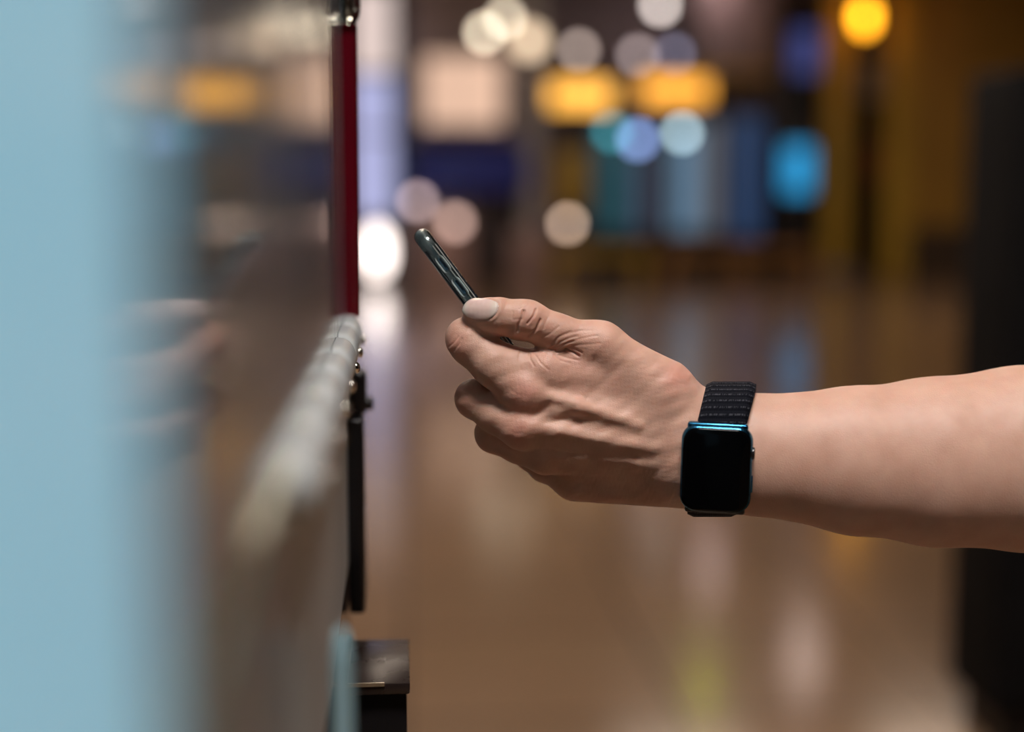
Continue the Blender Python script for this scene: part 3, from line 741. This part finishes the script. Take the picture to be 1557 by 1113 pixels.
# thumbnail: plate lifted from the thumb's own surface
nv = in_nail(pu, pv)
keep = (nv < 1.0) & (N[:, 2] > .05) & (V[:, 2] > 20)
fq = Q[:len(Q) - len(bQ)]; fq = fq[keep[fq].all(1)]
ids = np.unique(fq); remap = np.full(len(V), -1); remap[ids] = np.arange(len(ids))
lift = np.where(nv[ids] < .72, 1.5, 1.5 - 2.3 * (nv[ids] - .72) / .28)
top = V[ids] + N[ids] * (lift + .5)[:, None]
me_n = bpy.data.meshes.new('fingernail')
me_n.from_pydata(to_world(top).tolist(), [], remap[fq].tolist())
for p_ in me_n.polygons: p_.use_smooth = True
m_nail = vary(mat('fingernail_keratin', rough=.22, Subsurface_Weight=.1, Subsurface_Scale=.002, Coat_Weight=.3), 60, (.66, .47, .41), (.72, .53, .47))
na = me_n.attributes.new('free_edge', 'FLOAT', 'POINT'); nu = pu[ids]
na.data.foreach_set('value', np.maximum(np.clip((715 - nu) / 10, 0, 1), .5 * np.clip((nu - 742) / 8, 0, 1)).astype(np.float32))
n_, l_, b_ = nodes(m_nail); a_ = n_.new('ShaderNodeAttribute'); a_.attribute_name = 'free_edge'
x_ = n_.new('ShaderNodeMix'); x_.data_type = 'RGBA'; x_.inputs[7].default_value = (.74, .68, .58, 1)
l_.new(a_.outputs['Fac'], x_.inputs[0]); l_.new(b_.inputs['Base Color'].links[0].from_socket, x_.inputs[6]); l_.new(x_.outputs[2], b_.inputs['Base Color'])
nail = new_obj('fingernail', me_n, m_nail, person); nail['label'] = 'pale glossy thumbnail'

# clothes and hair off to the side of the frame
def shirt_f(F):
    cap(F, tuple(SHL), (.62, 1.02, 1.30), .062, .07, .03); cap(F, tuple(SHR), (.62, 1.02, 1.30), .062, .07, .03)
    cap(F, (.625, 1.02, 1.22), (.645, 1.02, .90), .120, .118, .05, (0, 1, 0), 1.35)
    for a_, b_ in ((SHL, ELB + (SHL - ELB) * .52), (SHR, np.array((.695, 1.232, 1.14)))): cap(F, tuple(a_), tuple(b_), .062, .060, .02)
    cap(F, (.618, 1.025, 1.40), (.60, 1.03, 1.46), .066, .066, .01, sub=True)
def trouser_f(F):
    cap(F, (.645, 1.02, .93), (.65, 1.02, .84), .112, .118, .04, (0, 1, 0), 1.3)
    for q, fx in ((-1, .62), (1, .68)):
        cap(F, (.65, 1.02 + q * .085, .86), (fx - .01, 1.02 + q * .10, .47), .090, .066, .03); cap(F, (fx - .01, 1.02 + q * .10, .47), (fx + .02, 1.02 + q * .105, .07), .066, .052, .03)
def hair_f(F):
    cap(F, (HX + .024, HY, HZ + .045), (HX + .012, HY, HZ + .04), .092, .090, .02)
    cap(F, (HX + .055, HY, HZ + .02), (HX + .05, HY, HZ - .04), .058, .045, .02, (0, 1, 0), 1.15)
    cap(F, (HX - .125, HY - .06, HZ - .02), (HX - .125, HY + .06, HZ - .02), .092, .092, .01, sub=True)
m_shirt = vary(mat('black_cotton', rough=.9, Specular_IOR_Level=.2), 30, (.008, .008, .009), (.013, .013, .014), bump=.2, bscale=700)
m_trous = vary(mat('charcoal_denim', rough=.9, Specular_IOR_Level=.2), 40, (.012, .013, .017), (.018, .019, .024), bump=.2, bscale=900)
m_hair = vary(mat('dark_hair', rough=.5), 120, (.008, .006, .005), (.014, .010, .008), stretch=(1, 1, .1), bump=.6, bscale=400)
for nm, bnds, h_, fn, mt in (('shirt', (.40, .82, .70, 1.36, .74, 1.42), .007, shirt_f, m_shirt), ('trousers', (.48, .84, .82, 1.24, .0, 1.06), .008, trouser_f, m_trous),
                             ('hair', (.46, .72, .90, 1.16, 1.38, 1.64), .005, hair_f, m_hair)):
    cv_, cq_ = net(*bnds, h_, fn); m_ = bpy.data.meshes.new(nm); fill_mesh(m_, cv_, cq_); new_obj(nm, m_, mt, person)
for q, fx in ((-1, .62), (1, .68)):
    y_ = 1.02 + q * .105
    cv_, cq_ = net(fx - .24, fx + .12, y_ - .08, y_ + .08, -.02, .16, .005, lambda F: (cap(F, (fx + .02, y_, .055), (fx - .15, y_, .035), .052, .036, .02, (0, 1, 0), .9), cap(F, (fx + .02, y_, .07), (fx + .02, y_, .10), .05, .048, .02)))
    cv_[:, 2] = np.maximum(cv_[:, 2], 0.0)
    m_ = bpy.data.meshes.new('shoe'); fill_mesh(m_, cv_, cq_); new_obj('shoe', m_, m_black, person)
MET = False

# ------------------------------------------------------------------ phone in a clear case, held edge-on
def frame_obj(o, origin, ex, ey, ez):
    s = D0 / K
    def wv(d): return (Vector(to_world(np.array([[U0 + d[0], V0 + d[1], d[2]]]))[0]) - Vector(to_world(np.array([[U0, V0, 0.]]))[0])).normalized()
    X, Y, Z = wv(ex), wv(ey), wv(ez)
    o_ = Vector(to_world(S(*origin)[None])[0])
    o.matrix_world = Matrix(((X.x, Y.x, Z.x, o_.x), (X.y, Y.y, Z.y, o_.y), (X.z, Y.z, Z.z, o_.z), (0, 0, 0, 1)))
phone = empty('smartphone')
pd = np.array((.600, .800, 0.)); pn = np.array((.800, -.600, 0.))   # along the phone, out of the screen
frame_obj(phone, (633, 347, 10), tuple(pd), tuple(pn), (0, 0, 1))
tag(phone, 'smartphone in a clear glossy case held edge-on by the hand', 'smartphone')
PL, PW, PT = .1500, .0745, .0094        # length, width, thickness with case (local x: along, y: screen side, z: towards camera edge)
def rounded_slab(name, x0, x1, y0, y1, z0, z1, rc, re, m, parent):
    """slab with big corner radius rc in its plane (x,z) and rounded edge section re"""
    bm = bmesh.new(); rings = []
    yc, ht = (y0 + y1) / 2, (y1 - y0) / 2; ns = 8
    for k in range(ns + 1):
        a = -math.pi / 2 + math.pi * k / ns
        off = re * (1 - math.cos(a)); y = yc + (ht - re) * (1 if a > 0 else -1 if a < 0 else 0) + re * math.sin(a)
        ring = []
        for cxs, czs, a0 in ((x1 - rc, z1 - rc, 0), (x0 + rc, z1 - rc, 90), (x0 + rc, z0 + rc, 180), (x1 - rc, z0 + rc, 270)):
            for i in range(9):
                t = math.radians(a0 + 90 * i / 8); r_ = rc - off
                ring.append(bm.verts.new((cxs + r_ * math.cos(t), y, czs + r_ * math.sin(t))))
        rings.append(ring)
    for A, B in zip(rings, rings[1:]):
        for i in range(len(A)): bm.faces.new((A[i], A[(i + 1) % len(A)], B[(i + 1) % len(A)], B[i]))
    bm.faces.new(rings[-1]); bm.faces.new(list(reversed(rings[0])))
    return finish(name, bm, m, parent, True, 50)
m_pframe = vary(mat('phone_steel_frame', rough=.2, metal=.75), 40, (.32, .41, .42), (.54, .62, .62), stretch=(1, 6, 6))
m_pglass = mat('phone_black_glass', (.006, .006, .008), .05, Specular_IOR_Level=.6)
m_case = mat('phone_clear_case', (.86, .92, .92), .05, Transmission_Weight=1.0, IOR=1.42, Coat_Weight=.5)
m_btn = vary(mat('phone_button_steel', rough=.2, metal=1.0), 90, (.16, .26, .34), (.24, .36, .44))
hy = PT / 2
body = rounded_slab('body', .0014, PL - .0014, -hy + .0012, hy - .0016, -PW + .0014, -.0016, .0105, .0030, m_pframe, phone)
rounded_slab('screen', .0030, PL - .0030, hy - .0019, hy - .0012, -PW + .003, -.0034, .009, .0003, m_pglass, phone)
case = rounded_slab('clear_case', 0, PL, -hy, hy, -PW, 0, .0120, .0044, m_case, phone)
def pill(name, xc, L, wd, h, m, parent, ring=False):
    bm = bmesh.new(); n = 10
    def loop(rw, ext, z):
        vs = []
        for i in range(n + 1):
            t = -math.pi / 2 + math.pi * i / n; vs.append(bm.verts.new((xc + L / 2 - rw + ext + rw * math.cos(t), rw * math.sin(t), z)))
        for i in range(n + 1):
            t = math.pi / 2 + math.pi * i / n; vs.append(bm.verts.new((xc - L / 2 + rw - ext + rw * math.cos(t), rw * math.sin(t), z)))
        return vs
    r = wd / 2
    if ring: ls = [loop(r, 0, -.0008), loop(r, 0, h * .6), loop(r * .92, 0, h), loop(r * .72, -.0003 * 0, h), loop(r * .62, 0, h * .6), loop(r * .62, 0, -.0008)]
    else: ls = [loop(r, 0, -.0008), loop(r, 0, h * .7), loop(r * .8, 0, h)]
    for A, B in zip(ls, ls[1:]):
        for i in range(len(A)): bm.faces.new((A[i], A[(i + 1) % len(A)], B[(i + 1) % len(A)], B[i]))
    if not ring: bm.faces.new(ls[-1])
    return finish(name, bm, m, parent, True, 50)
m_collar = vary(mat('glossy_clear_plastic_rim', rough=.12, metal=.35), 50, (.55, .64, .64), (.66, .74, .73))
m_glint = vary(mat('painted_case_glint', rough=.15, metal=.5), 50, (.66, .66, .62), (.74, .74, .70))
m_dark_refl = vary(mat('painted_case_dark_reflection', rough=.2, metal=.6), 50, (.03, .035, .04), (.05, .055, .06))
for y_, wd_, mt in ((hy * .66, .00028, m_glint), (hy * .30, .00016, m_glint), (hy * .84, .0005, m_dark_refl), (-hy * .78, .0006, m_dark_refl)):  # bright and dark bars added to imitate reflections along the case edge
    zc = -.0044 * (1 - math.sqrt(max(0, 1 - (abs(y_) / .0047) ** 2)))
    box('case_reflection_bar', .013, PL - .013, y_ - wd_, y_ + wd_, zc - .0006, zc + .00025, mt, case, .00015, 1)
for xc, L in ((.0245, .0110), (.0400, .0125), (.0520, .0060)):
    pill('button', xc, L * .72, .0022, .0006, m_btn, phone)
    pill('button_collar', xc, L, .0050, .0011, m_collar, case, ring=True)

# ------------------------------------------------------------------ smart watch
watch = empty('smartwatch'); frame_obj(watch, (1089, 712, 84), (1, .035, .19), (.035, -1, .17), (-.19, .17, 1))
watch.location = watch.matrix_world.translation
tag(watch, 'square smartwatch with blue case, blank black face and black woven band', 'watch')
PXM = D0 / K
m_case_b = vary(mat('blue_anodised_aluminium', rough=.22, metal=1.0), 60, (.03, .16, .30), (.04, .20, .36))
m_face = mat('watch_black_glass', (.0015, .0015, .002), .08, Specular_IOR_Level=.08)
def rrect_solid(name, hw, hh, z0, z1, rc, re, m, parent):
    o = rounded_slab(name, -hw, hw, z0, z1, -hh, hh, rc, re, m, parent)
    for v in o.data.vertices: x, y, z = v.co; v.co = (x, z, y)
    o.data.flip_normals(); return o
wc = rrect_solid('case', .0187, .0236, -.0050, .0045, .0085, .0040, m_case_b, watch)
rrect_solid('screen', .0176, .0225, .0030, .0054, .0080, .0020, m_face, watch)
for sgn in (1,):
    lugz = -.001
for sy in (-1, 1):
    lg = box('band_connector', -.0158, .0158, min(sy * .0205, sy * .0245), max(sy * .0205, sy * .0243), -.0044, .0014, m_case_b if sy > 0 else m_black, watch, .0014, 3)
cr_ = lathe('crown', [(.0033, 0), (.0033, .0013), (.0028, .0017), (0, .0018)], m_black, wc, (.0180, .009, -.0004), 'X', 24)
box('side_button', .0183, .0193, -.012, -.003, -.0014, .0010, m_case_b, wc, .0004, 2)
# band: swept ring round the wrist, in the working space
def band_mesh():
    cu, cv, cw = 1089, 683, 11
    n = 72; half = 38; th = 8.0
    rings = []
    for i in range(n):
        a = 2 * math.pi * i / n                      # 0 at the top of the wrist, growing towards the camera
        dv, dw = -math.cos(a), math.sin(a)
        bvr, bwr = 95.0, 66.0
        if dw > .15:                                  # over the back of the wrist the band climbs to the watch case
            bwr += 6
        sh = 24 * max(math.cos(a), -.2) - 1
        pv_, pw_ = cv + dv * bvr, cw + dw * bwr
        nx, nw_ = dv / bvr, dw / bwr; L = math.hypot(nx, nw_); nx /= L; nw_ /= L
        ring = []
        m = 8
        for j in range(m + 1):
            x = -half + 2 * half * j / m
            e = th if 0 < j < m else th * .45
            ring.append((cu + sh + x, pv_ + nx * e, pw_ + nw_ * e))
        for j in range(m, -1, -1):
            x = -half + 2 * half * j / m
            ring.append((cu + sh + x, pv_ - nx * 2, pw_ - nw_ * 2))
        rings.append(ring)
    P_ = np.array(rings, float); k = len(rings[0])
    vs = P_.reshape(-1, 3); fs = []
    for i in range(n):
        for j in range(k):
            fs.append((i * k + j, i * k + (j + 1) % k, ((i + 1) % n) * k + (j + 1) % k, ((i + 1) % n) * k + j))
    me = bpy.data.meshes.new('band'); me.from_pydata(to_world(np.array([S(*p_) for p_ in vs])).tolist(), [], fs)
    uv = me.uv_layers.new(name='UVMap')
    li = 0
    for i in range(n):
        for j in range(k):
            for (ii, jj) in ((i, j), (i, j + 1), (i + 1, j + 1), (i + 1, j)):
                uv.data[li].uv = (min(jj, k - jj) / 8.0, ii / n); li += 1
    for p_ in me.polygons: p_.use_smooth = True
    bm = bmesh.new(); bm.from_mesh(me); bmesh.ops.recalc_face_normals(bm, faces=bm.faces[:]); bm.to_mesh(me); bm.free()
    me.set_sharp_from_angle(angle=math.radians(60))
    return me
m_band = mat('black_woven_nylon', (.008, .009, .014), .8, Specular_IOR_Level=.12)
def band_nodes():
    n, l, b = nodes(m_band)
    uv = n.new('ShaderNodeUVMap'); mp = n.new('ShaderNodeMapping'); mp.inputs['Scale'].default_value = (1, 1, 1); l.new(uv.outputs['UV'], mp.inputs['Vector'])
    sx = n.new('ShaderNodeSeparateXYZ'); l.new(mp.outputs['Vector'], sx.inputs[0])
    def math_(op, a, bv):
        m_ = n.new('ShaderNodeMath'); m_.operation = op
        for i, x in enumerate((a, bv)):
            if hasattr(x, 'links'): l.new(x, m_.inputs[i])
            else: m_.inputs[i].default_value = x
        return m_.outputs[0]
    ry = math_('FRACT', math_('MULTIPLY', sx.outputs['Y'], 46.0), 0.0)
    ridge = math_('SINE', math_('MULTIPLY', ry, math.pi), 0.0)
    cx_ = math_('SINE', math_('MULTIPLY', sx.outputs['X'], 170.0), 0.0)
    hgt = math_('ADD', ridge, math_('MULTIPLY', cx_, .18))
    bp = n.new('ShaderNodeBump'); bp.inputs['Strength'].default_value = .8; bp.inputs['Distance'].default_value = .0006
    l.new(hgt, bp.inputs['Height']); l.new(bp.outputs['Normal'], b.inputs['Normal'])
    line = math_('GREATER_THAN', ridge, .93)
    fleck = n.new('ShaderNodeTexNoise'); fleck.inputs['Scale'].default_value = 1.0; fleck.inputs['Detail'].default_value = 1
    m2 = n.new('ShaderNodeMapping'); m2.inputs['Scale'].default_value = (60, 46, 1); l.new(uv.outputs['UV'], m2.inputs['Vector']); l.new(m2.outputs['Vector'], fleck.inputs['Vector'])
    fk = math_('GREATER_THAN', fleck.outputs['Fac'], .50)
    f = math_('MULTIPLY', line, fk)
    mx = n.new('ShaderNodeMix'); mx.data_type = 'RGBA'; mx.inputs[6].default_value = (.003, .0035, .007, 1); mx.inputs[7].default_value = (.05, .05, .06, 1)
    l.new(f, mx.inputs[0]); l.new(mx.outputs[2], b.inputs['Base Color'])
band_nodes()
bpy.context.view_layer.update()
bo = new_obj('band', band_mesh(), m_band, watch); bo.matrix_parent_inverse = watch.matrix_world.inverted()
bo['label'] = 'black woven loop band'
